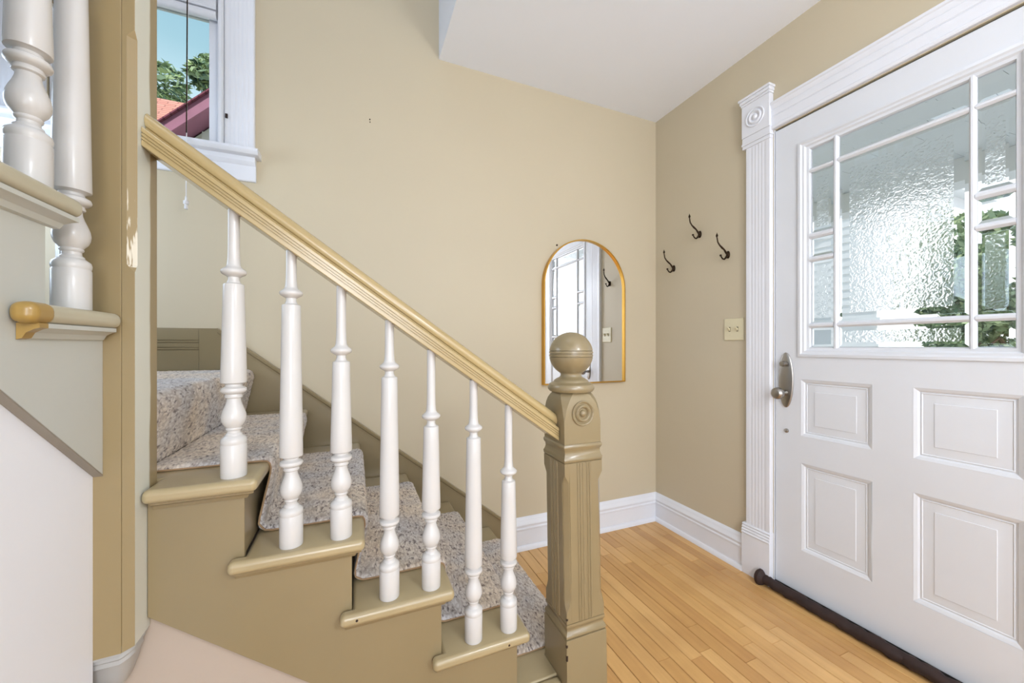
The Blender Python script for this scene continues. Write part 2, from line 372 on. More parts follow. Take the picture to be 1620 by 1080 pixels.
# baseboards (profile: y depth, z)
BP = [(0, 0), (.034, 0), (.034, .012), (.026, .024), (.020, .026), (.020, .112), (.024, .116), (.024, .124), (.020, .128), (.020, .136), (.024, .142), (.022, .150), (.015, .158), (.013, .168), (.008, .178), (0, .183)]
def baseboard_y(name, x0, x1, label): # on the back wall
    return struct(MB().prism(BP, lambda d, z: (x0, BY - d, z), lambda d, z: (x1, BY - d, z)).obj(name, 'white'), label, 'baseboard')
def baseboard_x(name, y0, y1, label):
    return struct(MB().prism(BP, lambda d, z: (DX - d, y0, z), lambda d, z: (DX - d, y1, z)).obj(name, 'white'), label, 'baseboard')
baseboard_y('baseboard_back', .777, DX - .001, 'white moulded baseboard under the mirror wall')
baseboard_x('baseboard_right', 1.378, BY - .001, 'white moulded baseboard between the room corner and the door casing')
baseboard_x('baseboard_right_near', -2.6, .185, 'white moulded baseboard on the near side of the front door')

# ------------------------------------------------------------------ door casing (trim_1)
tr = struct(empty('trim_1'), 'white fluted casing around the front door with corner block and plinth', 'door casing')
def flute_prof(w, n, d0=.0, th=.020, m=.022):
    """profile across the casing width, (t, depth)"""
    p = [(0, 0), (0, th - .004), (.004, th), (m - .004, th)]
    fw = (w - 2 * m) / n
    for i in range(n):
        a = m + i * fw
        for k in range(0, 5):
            t = k / 4; p.append((a + .0015 + (fw - .003) * t, th - .0014 * math.sin(PI * t)))
    p += [(w - m + .004, th), (w - .004, th), (w, th - .004), (w, 0)]
    return p
cp = flute_prof(.128, 5)
CY0 = 1.236
def casing_side(ya, sgn):
    MB().prism(cp, lambda t, d: (DX - d, ya + sgn * t, .2586), lambda t, d: (DX - d, ya + sgn * t, 2.21)).obj('side_casing', 'white', tr, angle=25)
casing_side(1.364, -1); casing_side(.330 - .128, 1)
hp = [(0, 0), (0, .016), (.004, .019), (.014, .019), (.018, .014), (.022, .0145), (.055, .017), (.060, .0125), (.064, .0165), (.090, .018), (.094, .014), (.1, .0185), (.114, .022), (.118, .027), (.128, .027), (.128, 0)]
MB().prism(hp, lambda t, d: (DX - d, .33, 2.243 + t), lambda t, d: (DX - d, 1.236, 2.243 + t)).obj('head_casing', 'white', tr, angle=25)
def rect_ring_x(xb, y0, y1, z0, z1): return [(xb, y0, z0), (xb, y1, z0), (xb, y1, z1), (xb, y0, z1)]
def bullseye(m, c, r, axis, sgn=-1, d=0):
    prof = [(r, .0), (r, .004), (r * .95, .0055), (r * .89, .0050), (r * .82, .0004), (r * .72, .0003), (r * .68, .0055), (r * .58, .0075), (r * .48, .0055), (r * .42, .0002), (r * .30, .0002), (r * .28, .005), (r * .14, .0095), (.0003, .0105)]
    m.lathe([(a, sgn * b) for a, b in prof], c, 32, axis)
for (ya, yb) in ((1.234, 1.378), (.188, .332)):
    m = MB(); z = [2.208, 2.214, 2.222, 2.228, 2.236, 2.25, 2.256, 2.265]
    def blk(z0, z1, d, e=0): m.box(DX - d, DX, ya - e, yb + e, z0, z1)
    blk(2.205, 2.222, .026); blk(2.222, 2.234, .030, .002); blk(2.234, 2.262, .027); blk(2.262, 2.425, .031)
    blk(2.425, 2.437, .034, .003); blk(2.437, 2.452, .040, .006); blk(2.452, 2.464, .046, .010)
    bk = m.obj('corner_block', 'white', tr, bevel=.002)
    m2 = MB(); bullseye(m2, (DX - .031, (ya + yb) / 2, 2.343), .048, 'x'); m2.obj('rosette', 'white', bk, angle=50)
    m = MB(); blk(0, .205, .031)
    pb = [(0, .2052), (.031, .2052)]
    for i in range(4):
        for q in range(7): pb.append((.0305 - i * .0022 + .0045 * math.sin(PI * q / 6), .2055 + i * .0135 + .0118 * q / 6))
    pb += [(0, .2585)]
    m.prism(pb, lambda d, z: (DX - d, ya, z), lambda d, z: (DX - d, yb, z))
    m.obj('plinth_block', 'white', tr, angle=40)
# jamb and painted gap shade
m = MB(); m.box(DX - .001, DX + .139, 1.2292, 1.2308, 0, 2.24); m.obj('jamb_strip', 'white', tr)
m = MB(); m.box(FX + .012, FX + .05, 1.2268, 1.2290, 0.04, 2.233); m.box(FX + .012, FX + .05, .336, 1.229, 2.2335, 2.2395); m.obj('gap_shade_strip', 'gap', tr)  # dark strip puts the shade of the gap around the door into colour

# ------------------------------------------------------------------ front door (door_1)
d1 = struct(empty('door_1'), 'white panelled front door with leaded style glass panes', 'door')
FX = 1.911; TK = .044; Y0, Y1, Z0, Z1 = .337, 1.2265, .035, 2.232
GY0, GY1, GZ0, GZ1 = .470, 1.102, 1.150, 2.103
pan = [(.850, 1.110, .766, 1.024), (.478, .727, .766, 1.026), (.852, 1.108, .237, .637), (.478, .727, .240, .638)]
m = MB()
ys = sorted({Y0, Y1, GY0, GY1, .478, .727, .851, 1.109}); zs = sorted({Z0, Z1, GZ0, GZ1, .766, 1.025, .238, .6375})
holes = [(GY0, GY1, GZ0, GZ1), (.851, 1.109, .766, 1.025), (.478, .727, .766, 1.025), (.851, 1.109, .238, .6375), (.478, .727, .238, .6375)]
def inhole(y, z): return any(a < y < b and c < z < d for a, b, c, d in holes)
bm = bmesh.new(); vd = {}
def V(x, y, z):
    k = (round(x, 5), round(y, 5), round(z, 5))
    if k not in vd: vd[k] = bm.verts.new(k)
    return vd[k]
ny, nz = len(ys) - 1, len(zs) - 1
solid = lambda i, j: 0 <= i < ny and 0 <= j < nz and not inhole((ys[i] + ys[i + 1]) / 2, (zs[j] + zs[j + 1]) / 2)
for i in range(ny):
    for j in range(nz):
        if not solid(i, j): continue
        a, b, c, d = ys[i], ys[i + 1], zs[j], zs[j + 1]
        for xx in (FX, FX + TK): bm.faces.new([V(xx, a, c), V(xx, b, c), V(xx, b, d), V(xx, a, d)])
        for (di, dj, p, q) in ((-1, 0, (a, c), (a, d)), (1, 0, (b, c), (b, d)), (0, -1, (a, c), (b, c)), (0, 1, (a, d), (b, d))):
            if not solid(i + di, j + dj): bm.faces.new([V(FX, *p), V(FX, *q), V(FX + TK, *q), V(FX + TK, *p)])
bmesh.ops.recalc_face_normals(bm, faces=bm.faces)
bmesh.ops.dissolve_limit(bm, angle_limit=.01, verts=bm.verts, edges=bm.edges)
me = bpy.data.meshes.new('m'); bm.to_mesh(me); bm.free()
link('door_body', me, 'door', d1, bevel=.002)
def nested(m, y0, y1, z0, z1, prof, mi=0, cap_mi=None):
    """prof: (inset, x)"""
    rings = [rect_ring_x(x, y0 + i, y1 - i, z0 + i, z1 - i) for i, x in prof]
    m.loft(rings, cap=False, mi=mi)
    n = len(m.v); m.f.append((n - 4, n - 3, n - 2, n - 1)); m.m.append(mi if cap_mi is None else cap_mi)
    return m
for p in pan:
    m = nested(MB(), *p, [(-.0012, FX - .0006), (.003, FX + .0012), (.009, FX + .0035), (.014, FX + .0085), (.017, FX + .0085), (.019, FX + .0065), (.022, FX + .0088), (.026, FX + .0088), (.052, FX + .0058), (.0532, FX + .0042)])
    m.obj('raised_panel', 'door', d1, angle=20)
# glass unit: outer moulding, muntins, panes
def ring_frame(m, y0, y1, z0, z1, prof):
    m.loft([rect_ring_x(x, y0 + i, y1 - i, z0 + i, z1 - i) for i, x in prof], cap=False)
m = MB(); ring_frame(m, GY0, GY1, GZ0, GZ1, [(-.020, FX), (-.019, FX - .007), (-.008, FX - .009), (-.002, FX - .004), (.006, FX - .003), (.012, FX + .004), (.022, FX + .006), (.027, FX + .018), (.027, FX + .03), (-.001, FX + .03)])
m.obj('glazing_bead', 'door', d1, angle=25)
yc = {'L': (.986, 1.0745), 'M': (.5925, .9675), 'R': (.498, .5765)}
rowsLR = [(1.987, 2.0755), (1.6925, 1.970), (1.5845, 1.6675), (1.2835, 1.563), (1.177, 1.2625)]
rowsM = [(1.990, 2.0755), (1.2835, 1.970), (1.177, 1.2625)]
XB = FX + .006
m = MB()
def bar(a0, a1, b0, b1, vert):
    # rounded glazing bar, cross-section across its width
    if vert:
        c, w = (a0 + a1) / 2, (a1 - a0) / 2 + .001
        pr = [(-w, .016), (-w, .004), (-w * .7, 0), (-w * .3, -.004), (w * .3, -.004), (w * .7, 0), (w, .004), (w, .016)]
        m.prism(pr, lambda t, d: (XB + d, c + t, b0), lambda t, d: (XB + d, c + t, b1))
    else:
        c, w = (b0 + b1) / 2, (b1 - b0) / 2 + .001
        pr = [(-w, .016), (-w, .004), (-w * .7, 0), (-w * .3, -.004), (w * .3, -.004), (w * .7, 0), (w, .004), (w, .016)]
        m.prism(pr, lambda t, d: (XB + d, a0, c + t), lambda t, d: (XB + d, a1, c + t))
bar(.9675, .986, 1.17, 2.085, True); bar(.5765, .5925, 1.17, 2.085, True)
for (ya, yb, rows) in ((.985, 1.08, rowsLR), (.493, .5775, rowsLR), (.591, .969, rowsM)):
    for k in range(len(rows) - 1): bar(ya, yb, rows[k + 1][1], rows[k][0], False)
m.obj('muntin_bars', 'door', d1, angle=25)
def pane(col, z0, z1, border, textured):
    y0, y1 = yc[col]; a, b, c, d = y0 - .003, y1 + .003, z0 - .003, z1 + .003
    m = MB(); xg = XB + .0065
    bv = .014
    rings = [rect_ring_x(xg + .009, a, b, c, d), rect_ring_x(xg + .0035, a, b, c, d), rect_ring_x(xg, a + bv, b - bv, c + bv, d - bv)]
    if textured: rings.append(rect_ring_x(xg, a + border, b - border, c + border, d - border))
    m.loft(rings, cap=False)
    n = len(m.v); m.f.append((n - 4, n - 3, n - 2, n - 1)); m.m.append(1 if textured else 0)
    m.f.append((3, 2, 1, 0)); m.m.append(0)
    o = m.obj('pane', ['glass', 'glass_tex'], d1, smooth=False)
    return o
for k, (a, b) in enumerate(rowsLR):
    pane('L', a, b, .024, k in (1, 3)); pane('R', a, b, .021, k in (1, 3))
pane('M', *rowsM[0], .022, True); pane('M', *rowsM[1], .040, True); pane('M', *rowsM[2], .022, True)
# hardware
m = MB(); rg = []
for d, s in ((.0, 1.0), (-.004, 1.0), (-.0065, .94), (-.0075, .86)):
    ring = []
    for i in range(40):
        a = 2 * PI * i / 40; u = .034 * s * math.cos(a); v = .1315 * (1 - (1 - s) * .35) * math.sin(a)
        ring.append((FX + d, 1.176 + u, 1.018 + v))
    rg.append(ring)
kp = m.loft(rg).obj('lock_plate', 'nickel', d1); kp['label'] = 'long oval satin nickel plate'
MB().lathe([(.013, 0), (.012, -.008), (.009, -.014), (.0085, -.03), (.014, -.036), (.024, -.042), (.0285, -.053), (.0265, -.065), (.018, -.073), (.0002, -.0755)], (FX - .007, 1.176, .957), 28, 'x').obj('door_knob', 'nickel', kp)
MB().lathe([(.011, 0), (.011, -.004), (.007, -.006), (.006, -.012), (.0125, -.014), (.0135, -.020), (.011, -.027), (.0002, -.028)], (FX - .007, 1.176, 1.096), 24, 'x').obj('thumb_turn', 'nickel', kp)
MB().lathe([(.010, .002), (.010, -.003), (.006, -.006), (.0002, -.007)], (FX - .001, 1.174, .776), 20, 'x').obj('small_bolt', 'nickel', d1)
box('threshold', 'gap', (FX - .0, DX + .139, DY0, 1.228, .001, .0335), d1)

# draft sweep along the bottom of the door
m = MB(); pts = []; rs = []
for i in range(46):
    y = 1.262 - i * .0195; pts.append((1.874 + .003 * math.sin(i * 1.7), y, .027 + .002 * math.sin(i * .9))); rs.append(.0225 + .0022 * math.sin(i * 2.3) + .0015 * random.random())
m.tube(pts, rs, 14)
ds = m.obj('draft_stopper', 'rubber'); thing(ds, 'dark brown fabric draft stopper roll lying along the foot of the white door', 'draft stopper')
m = MB(); ca = [(1.862 + .004 * math.cos(a), 1.272 + .002 * a, .03 + .0 * a) for a in (0, 1)]
m.loft([[(1.868 + r * math.cos(a) * 1.0, y, .030 + r * 1.1 * math.sin(a)) for a in [2 * PI * k / 14 for k in range(14)]] for r, y in ((.022, 1.252), (.030, 1.258), (.036, 1.266), (.036, 1.278), (.029, 1.286), (.014, 1.289))])
m.obj('gathered_end', 'rubber', ds)

# ------------------------------------------------------------------ coat hooks, switch, mirror
def hook(y, z, label):
    t = thing(empty('coat_hook'), label, 'coat hook', 'dark bronze coat hooks on the wall')
    m = MB(); rings = []
    for d, s in ((.0, 1), (.004, 1.0), (.008, .7), (.011, .3)):
        rings.append([(DX - d, y + .011 * s * math.cos(a), z - .006 + .021 * s * math.sin(a)) for a in [2 * PI * k / 16 for k in range(16)]])
    m.loft(rings); m.obj('back_plate', 'iron', t)
    P = lambda d, dy, dz: (DX - d, y + dy, z + dz)
    m = MB(); m.tube([P(.006, 0, -.002), P(.016, .002, .006), P(.028, .003, .020), P(.042, .006, .031), P(.056, .009, .044), P(.066, .012, .060), P(.069, .013, .078), P(.070, .014, .088)],
                     [.0075, .0055, .0045, .0055, .004, .0038, .0035, .003], 8)
    m.lathe([(.0008, .018), (.003, .010), (.0058, .004), (.0062, -.001), (.003, -.006), (.0008, -.008)], P(.070, .014, .094), 10)
    m.obj('upper_prong', 'iron', t)
    m = MB(); m.tube([P(.006, 0, -.010), P(.016, .002, -.024), P(.026, .004, -.032), P(.036, .006, -.030), P(.042, .008, -.022), P(.046, .009, -.014)], [.007, .0055, .0045, .004, .0036, .0034], 8)
    m.lathe([(.0008, .006), (.005, .004), (.0062, 0), (.005, -.004), (.0008, -.006)], P(.047, .0095, -.012), 10)
    m.obj('lower_prong', 'iron', t)
hook(1.664, 1.853, 'dark bronze double coat hook, topmost of the three on the beige wall')
hook(1.479, 1.690, 'dark bronze double coat hook nearest the door casing')
hook(1.864, 1.687, 'dark bronze double coat hook nearest the room corner')

sw = thing(empty('light_switch'), 'ivory double toggle light switch plate beside the door casing', 'light switch')
m = nested(MB(), 1.386, 1.500, 1.211, 1.330, [(0, DX), (0, DX - .003), (.0015, DX - .0055), (.004, DX - .0065)]); m.obj('wall_plate', 'ivory', sw, angle=20)
for yy in (1.420, 1.466):
    box('slot', 'slot', (DX - .0069, DX - .006, yy - .0052, yy + .0052, 1.2585, 1.2835), sw)
    m = MB(); m.prism([(-.009, 0), (.008, 0), (.006, -.006), (.013, -.013), (.008, -.016), (-.004, -.006)], lambda a, d: (DX - .0065 + d, yy - .0035, 1.271 + a), lambda a, d: (DX - .0065 + d, yy + .0035, 1.271 + a)); m.obj('toggle', 'ivory', sw)
    for zz in (1.240, 1.302):
        MB().lathe([(.003, 0), (.0026, -.0012), (.0003, -.0015)], (DX - .0063, yy, zz), 10, 'x').obj('screw', 'ivory', sw)

mi_ = thing(empty('wall_mirror'), 'arched wall mirror in a thin brushed gold frame behind the newel ball', 'mirror')
MX0, MX1, MZ0, MZT = 1.032, 1.624, .949, 1.838
def arch(ins, y):
    r = (MX1 - MX0) / 2 - ins; cx = (MX0 + MX1) / 2; zc = MZT - (MX1 - MX0) / 2
    p = [(cx - r, y, MZ0 + ins), (cx + r, y, MZ0 + ins)]
    p += [(cx + r * math.cos(PI * k / 32), y, zc + r * math.sin(PI * k / 32)) for k in range(33)]
    return p
MB().loft([arch(0, BY - .001), arch(0, BY - .034), arch(.001, BY - .035), arch(.006, BY - .035), arch(.007, BY - .034), arch(.007, BY - .020)], cap=False).obj('frame', 'gold', mi_, angle=40)
m = MB(); a = arch(.0065, BY - .021); m.add(a, [tuple(range(len(a)))]); b = arch(.0065, BY - .006); m.add(b, [tuple(range(len(b)))[::-1]])
m.obj('mirror_glass', 'mirror', mi_, smooth=False)

# nail marks
m = MB(); m.lathe([(.003, 0), (.003, -.004), (.0003, -.005)], (.072, BY, 2.311), 8, 'y'); m.lathe([(.0025, 0), (.0025, -.003), (.0003, -.004)], (.073, BY, 2.298), 8, 'y')
thing(m.obj('nail', 'iron'), 'tiny pair of dark nails high on the beige wall above the handrail', 'nail')
m = MB(); m.lathe([(.0055, 0), (.005, -.004), (.0003, -.005)], (1.136, BY, 1.792), 10, 'y')
thing(m.obj('wall_plug', 'iron'), 'small dark wall plug at the upper left of the arched mirror', 'wall plug')

# ------------------------------------------------------------------ stairwell window (window_1)
w1 = struct(empty('window_1'), 'white sash window over the stairs with fluted casing', 'window')
WCR = -.411
wp = flute_prof(.112, 6, th=.020, m=.010)
for ya, s in ((WCR, -1), (-1.213, 1)):
    MB().prism(wp, lambda t, d: (ya + s * t, BY - d, 2.043), lambda t, d: (ya + s * t, BY - d, 3.62)).obj('casing', 'white', w1, angle=25)
# inner stop mouldings
for xa, xb in ((-.5445, -.5235), (-1.1015, -1.0865)):
    m = MB(); m.box(xa, xb, BY - .026, BY + .1, 2.043, 3.55); m.box(xa + .004, xb - .004, BY - .031, BY - .02, 2.043, 3.55); m.obj('stop', 'white', w1, bevel=.002)
sp = [(0, 0), (.066, 0), (.074, .006), (.078, .014), (.075, .024), (.067, .028), (0, .028)]
m = MB(); m.prism(sp, lambda d, z: (-1.25, BY - d, 2.014 + z), lambda d, z: (-.388, BY - d, 2.014 + z)); m.box(-1.085, -.545, BY - .0, BY + .05, 2.016, 2.042); m.obj('stool', 'white', w1)
ap = [(0, 0), (.010, 0), (.014, .004), (.016, .010), (.016, .066), (.021, .070), (.030, .082), (.032, .094), (.034, .100), (0, .100)]
MB().prism(ap, lambda d, z: (-1.225, BY - d, 1.914 + z), lambda d, z: (-.407, BY - d, 1.914 + z)).obj('apron', 'white', w1, angle=25)
# lower sash
m = MB(); sy0, sy1 = BY + .005, BY + .04
m.box(-1.083, -1.045, sy0, sy1, 2.044, 2.70); m.box(-.583, -.547, sy0, sy1, 2.044, 2.70); m.box(-1.045, -.583, sy0, sy1, 2.044, 2.062); m.box(-1.045, -.583, sy0, sy1, 2.605, 2.70)
m.obj('lower_sash', 'white', w1, bevel=.003)
m = MB(); m.box(-1.083, -1.045, sy1 + .002, sy1 + .037, 2.66, 3.54); m.box(-.583, -.547, sy1 + .002, sy1 + .037, 2.66, 3.54); m.box(-1.045, -.583, sy1 + .002, sy1 + .037, 2.66, 2.70); m.box(-1.045, -.583, sy1 + .002, sy1 + .037, 3.50, 3.54)
m.obj('upper_sash', 'white', w1, bevel=.003)
box('pane', 'glass_win', (-1.045, -.583, BY + .020, BY + .024, 2.062, 2.605), w1, smooth=False)
box('pane', 'glass_win', (-1.045, -.583, BY + .059, BY + .063, 2.70, 3.50), w1, smooth=False)
m = MB(); m.box(-.5175, -.509, BY - .0255, BY - .019, 2.172, 2.190)
m.obj('nail_hole', 'chip', w1)
# raised blind with its cord and tassel
bl = thing(empty('window_blind'), 'white window blind pulled up high, its long cord hanging below the sill', 'blind')
m = MB(); m.tube([(-1.08, BY - .022, 2.602), (-.548, BY - .022, 2.602)], .017, 16); m.obj('bottom_rail', 'white', bl)
m = MB()
for i in range(36): m.box(-1.08, -.548, BY - .034, BY - .012, 2.622 + i * .0062, 2.6277 + i * .0062)
m.obj('slat_stack', 'white', bl, smooth=False)
m = MB(); m.tube([(-.628, BY - .080, 2.86), (-.632, BY - .082, 2.1), (-.634, BY - .082, 1.790)], .0019, 6); m.obj('pull_cord', 'cord', bl)
MB().tube([(-.6285, BY - .0835, 2.86), (-.6318, BY - .0855, 2.05)], .0023, 6).obj('cord_backlit_shade', 'iron', bl)  # dark copy paints the pull cord's backlit look against the glass
m = MB(); m.lathe([(.0015, .03), (.004, .026), (.0045, .012), (.0095, .010), (.0095, -.002), (.0055, -.004), (.0065, -.022), (.0015, -.024)], (-.634, BY - .082, 1.762), 12); m.obj('tassel', 'cord', bl)

# ------------------------------------------------------------------ staircase, lower flight
st = thing(empty('staircase'), 'tan painted closed staircase rising left from the newel post, with cut string', 'staircase')
YS = 1.02; YN = .987
NT = .029
def poly_xy(name, pts, z0, z1, mat, parent, bevel=.012, segs=4):
    return MB().prism(pts, lambda a, b: (a, b, z0), lambda a, b: (a, b, z1)).obj(name, mat, parent, bevel=bevel, segs=segs)
for k in range(1, 7):
    z = R * k; xr = RX[k]; xn = xr + .030
    MB().box(xr - .018, xr - .0004, YS + .0158, 2.0, R * (k - 1) + .0005, z - NT).obj('riser', 'tan', st)
    if k == 6: break
    xb = RX[k + 1]; xl = xb - .027
    if k == 5: xl = -.3975
    if k > 1:
        if k == 5:
            pts = [(xb, 2.0), (xb, 1.066), (xl, 1.066), (xl, YN), (xn, YN), (xn, 2.0)]
        else:
            pts = [(xb, 2.0), (xb, YS), (xl, YS), (xl, YN), (xn, YN), (xn, 2.0)]
        poly_xy('tread', pts, z - NT, z, 'tan_lite', st)
    else:
        poly_xy('tread', [(xb, 2.0), (xb, YS + .001), (.576, YS + .001), (.576, 1.102), (xn, 1.102), (xn, 2.0)], z - NT, z, 'tan_lite', st, .006)
        poly_xy('return_nosing', [(xl, YS), (xl, YN), (.576, YN), (.576, YS)], z - NT, z, 'tan_lite', st, .012)
    # cove under the return nosing
    cv = [(0, 0), (.021, 0), (.020, -.005), (.010, -.010), (.006, -.018), (0, -.020)]
    xe = min(xr + .001, .576) if k > 1 else .576
    MB().prism(cv, lambda d, h: (xl + .012, YS - d, z - NT + h), lambda d, h: (xe + d * (k > 1), YS - d, z - NT + h)).obj('cove_moulding', 'tan', st, angle=25)
# landing slab
poly_xy('landing', [(-1.449, 2.0), (-1.449, 1.08), (-.519, 1.08), (-.519, 1.067), (RX[6] + .030, 1.067), (RX[6] + .030, 2.0)], 6 * R - NT, 6 * R, 'tan_lite', st)
# cut string in front
def zlow(x): return .618 - .797 * (x + .4)
pts = [(-.3975, zlow(-.3975)), (-.3975, 5 * R - NT)]
for k in (5, 4, 3, 2):
    pts += [(RX[k], R * k - NT), (RX[k], R * (k - 1) - NT)]
pts += [(.5765, R - NT), (.5765, 0), (zlow(0) / .797, 0)]
MB().prism(pts, lambda a, b: (a, YS, b), lambda a, b: (a, YS + .0155, b)).obj('cut_string', 'tan', st, bevel=.0015)
for x_, z_ in ((.402, .340), (.006, .519)): MB().lathe([(.0032, .001), (.0032, -.0012), (.0003, -.0013)], (x_, YN + .001, z_), 8, 'y').obj('nail_hole', 'chip', st)
# wall stringer with moulded cap at the back
def ztop(x): return 1.254 - .797 * (x + .545)
pts = [(-.61, .80), (-.61, 1.256), (-.545, 1.256), (.775, ztop(.775)), (.775, 0), (.35, 0)]
MB().prism(pts, lambda a, b: (a, 2.002, b), lambda a, b: (a, BY - .001, b)).obj('wall_stringer', 'tan', st, bevel=.001)
nx, nz_ = .797 / math.hypot(1, .797), 1 / math.hypot(1, .797)
capp = [(0, 0), (.026, 0), (.030, -.004), (.029, -.012), (.024, -.017), (.0235, -.026), (0, -.026)]
MB().prism(capp, lambda d, h: (-.545 + nx * h * 0, BY - d - .0005, 1.257 + h * 1.28), lambda d, h: (.7745, BY - d - .0005, ztop(.7745) + .003 + h * 1.28)).obj('stringer_cap', 'tan', st, angle=25)
# landing baseboard with three grooves
g = [(0, 0), (.018, 0)]
for zz in (.098, .108, .128, .138): g += [(.018, zz - .0022), (.0145, zz - .001), (.0145, zz + .001), (.018, zz + .0022)]
g += [(.018, .176), (.014, .190), (0, .190)]
MB().prism(g, lambda d, h: (-1.449, BY - d, 6 * R + .001 + h), lambda d, h: (-.6115, BY - d, 6 * R + .001 + h)).obj('landing_baseboard', 'tan', st, angle=20)

# ------------------------------------------------------------------ upper flight
us = thing(empty('upper_staircase'), 'grey green upper flight rising toward the viewer at the left edge', 'staircase')
RY = {k: .826 - RUN * (k - 8) for k in range(7, 16)}
XS, XN = -.4446, -.415
MB().box(-1.449, -.519, 1.049 - .0, 1.067, 6 * R + .001, 7 * R - NT).obj('riser', 'tan', us)
for k in range(7, 16):
    z = R * k; yr = RY[k]; yn = yr + .036; yb = RY.get(k + 1, yr - RUN)
    if k > 7: MB().box(-1.449, XS - .015, yr, yr + .016 - .016 + .012, R * (k - 1), z - NT).obj('riser', 'sage', us)
    ye = yb - .076
    if k == 7: pts = [(-1.449, 1.079), (-.519, 1.079), (-.519, .9725), (XN, .9725), (XN, ye), (XS, ye), (XS, yb), (-1.449, yb)]
    else: pts = [(-1.449, yn), (XN, yn), (XN, ye), (XS, ye), (XS, yb + .012), (-1.449, yb + .012)]
    poly_xy('tread', pts, z - NT, z, 'sage_tan', us)
    cvu = [(0, 0), (.024, 0), (.024, -.007), (.018, -.009), (.010, -.014), (.006, -.022), (0, -.024)]
    y1_ = .9725 if k == 7 else yr + .016
    MB().prism(cvu, lambda d, h: (XS + d, ye + .02, z - NT + h), lambda d, h: (XS + d, y1_ + (d * .6 if k > 7 else -.01), z - NT + h)).obj('cove_moulding', 'sage', us, angle=25)
    if k == 7:
        # ochre painted near end of the return nosing
        o = MB().box(XS + .0005, XN + .0012, ye - .0012, ye + .046, z - NT - .0012, z + .0012).obj('painted_nosing_end', 'ochre', us, bevel=.0125, segs=4)
        o['label'] = 'ochre painted end of the grey nosing'
        MB().prism(cvu, lambda d, h: (XS + d + .0008, ye + .0185, z - NT + h), lambda d, h: (XS + d + .0008, ye + .036, z - NT + h)).obj('painted_cove_end', 'ochre', us, angle=25)
pts = [(.973, .934), (.973, 7 * R - NT)]
for k in range(8, 16): pts += [(RY[k], (k - 1) * R - NT), (RY[k], k * R - NT)]
pts += [(-.957, 15 * R - NT), (-.957, .934 + .82 * (.973 + .957))]
MB().prism(pts, lambda a, b: (XS - .0142, a, b), lambda a, b: (XS, a, b)).obj('cut_string', 'sage', us, bevel=.001)
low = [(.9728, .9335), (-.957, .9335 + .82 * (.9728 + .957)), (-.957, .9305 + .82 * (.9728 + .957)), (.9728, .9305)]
MB().prism(low, lambda a, b: (XS - .0142, a, b), lambda a, b: (XS, a, b)).obj('string_lower_edge', 'edge', us)  # thin darker grey strip along the underside of the string

# ------------------------------------------------------------------ corner post at the turn
cpst = thing(empty('corner_post'), 'tall tan square stair post with chamfered edges at the turn', 'post')
def sec(x0, x1, y0, y1, z, cr=.0008, cl=.0008, zz=None):
    zf = zz or (lambda x, y: z)
    P = [(x0 + cl, y0), (x1 - cr, y0), (x1, y0 + cr * .85), (x1, y1), (x0, y1), (x0, y0 + cl)]
    return [(a, b, zf(a, b)) for a, b in P]
bot = lambda x, y: .580 + max(0, (x + .425)) * .45 + (0 if y < 1 else -.0)
m = MB(); X0, X1, PY0, PY1 = -.517, -.4182, .973, 1.064
m.loft([sec(X0, X1, PY0, PY1, 0, .0008, .0008, bot), sec(X0, X1, PY0, PY1, 1.2), sec(X0, X1, PY0, PY1, 1.21, .0008, .012), sec(X0, X1, PY0, PY1, 1.80, .0008, .012), sec(X0, X1, PY0, PY1, 1.815), sec(X0, X1, PY0, PY1, 2.30)])
m.obj('post_shaft', 'post', cpst, angle=25)
m = MB(); X0, X1 = -.4175, -.398
m.loft([sec(X0, X1, PY0, PY1, 0, .0008, .0003, bot), sec(X0, X1, PY0, PY1, 1.325, .0008, .0003), sec(X0, X1, PY0, PY1, 1.340, .012, .0003), sec(X0, X1, PY0, PY1, 1.786, .012, .0003), sec(X0, X1, PY0, PY1, 1.80, .0008, .0003), sec(X0, X1, PY0, PY1, 2.30, .0008, .0003)])
m.obj('edge_board', 'post_edge', cpst, angle=25)
m = MB(); rings = []
for dz, ins in ((.012, 0.0), (-.004, .001), (-.006, .006), (-.012, .005), (-.016, .009), (-.024, .008), (-.030, .012), (-.050, .017), (-.075, .027), (-.095, .042), (-.105, .0449)):
    x0, x1, y0, y1 = -.5165 + ins, -.3985 - ins, .9735 + ins, 1.030
    pts = [(x0, y1)]
    rr = .022 * (1 - ins / .06)
    for cx_, cy_, a0 in ((x0 + rr, y0 + rr, PI), (x1 - rr, y0 + rr, 1.5 * PI)):
        for k in range(5): a = a0 + k * PI / 8; pts.append((cx_ + rr * math.cos(a), cy_ + rr * math.sin(a)))
    pts.append((x1, y1))
    rings.append([(a, b, bot(a, b) + dz) for a, b in pts])
m.loft(rings); o = m.obj('turned_drop', 'silver', cpst, angle=35); o['label'] = 'glossy grey moulded drop under the post'
m = MB(); m.loft([sec(-.523, -.392, .967, 1.070, z) for z in (2.301, 2.33)]); m.lathe([(.05, 0), (.048, .012), (.03, .02), (.026, .03), (.045, .045), (.062, .075), (.066, .095), (.060, .12), (.04, .145), (.0003, .158)], (-.4575, 1.018, 2.331), 32)
m.obj('post_cap', 'post', cpst)

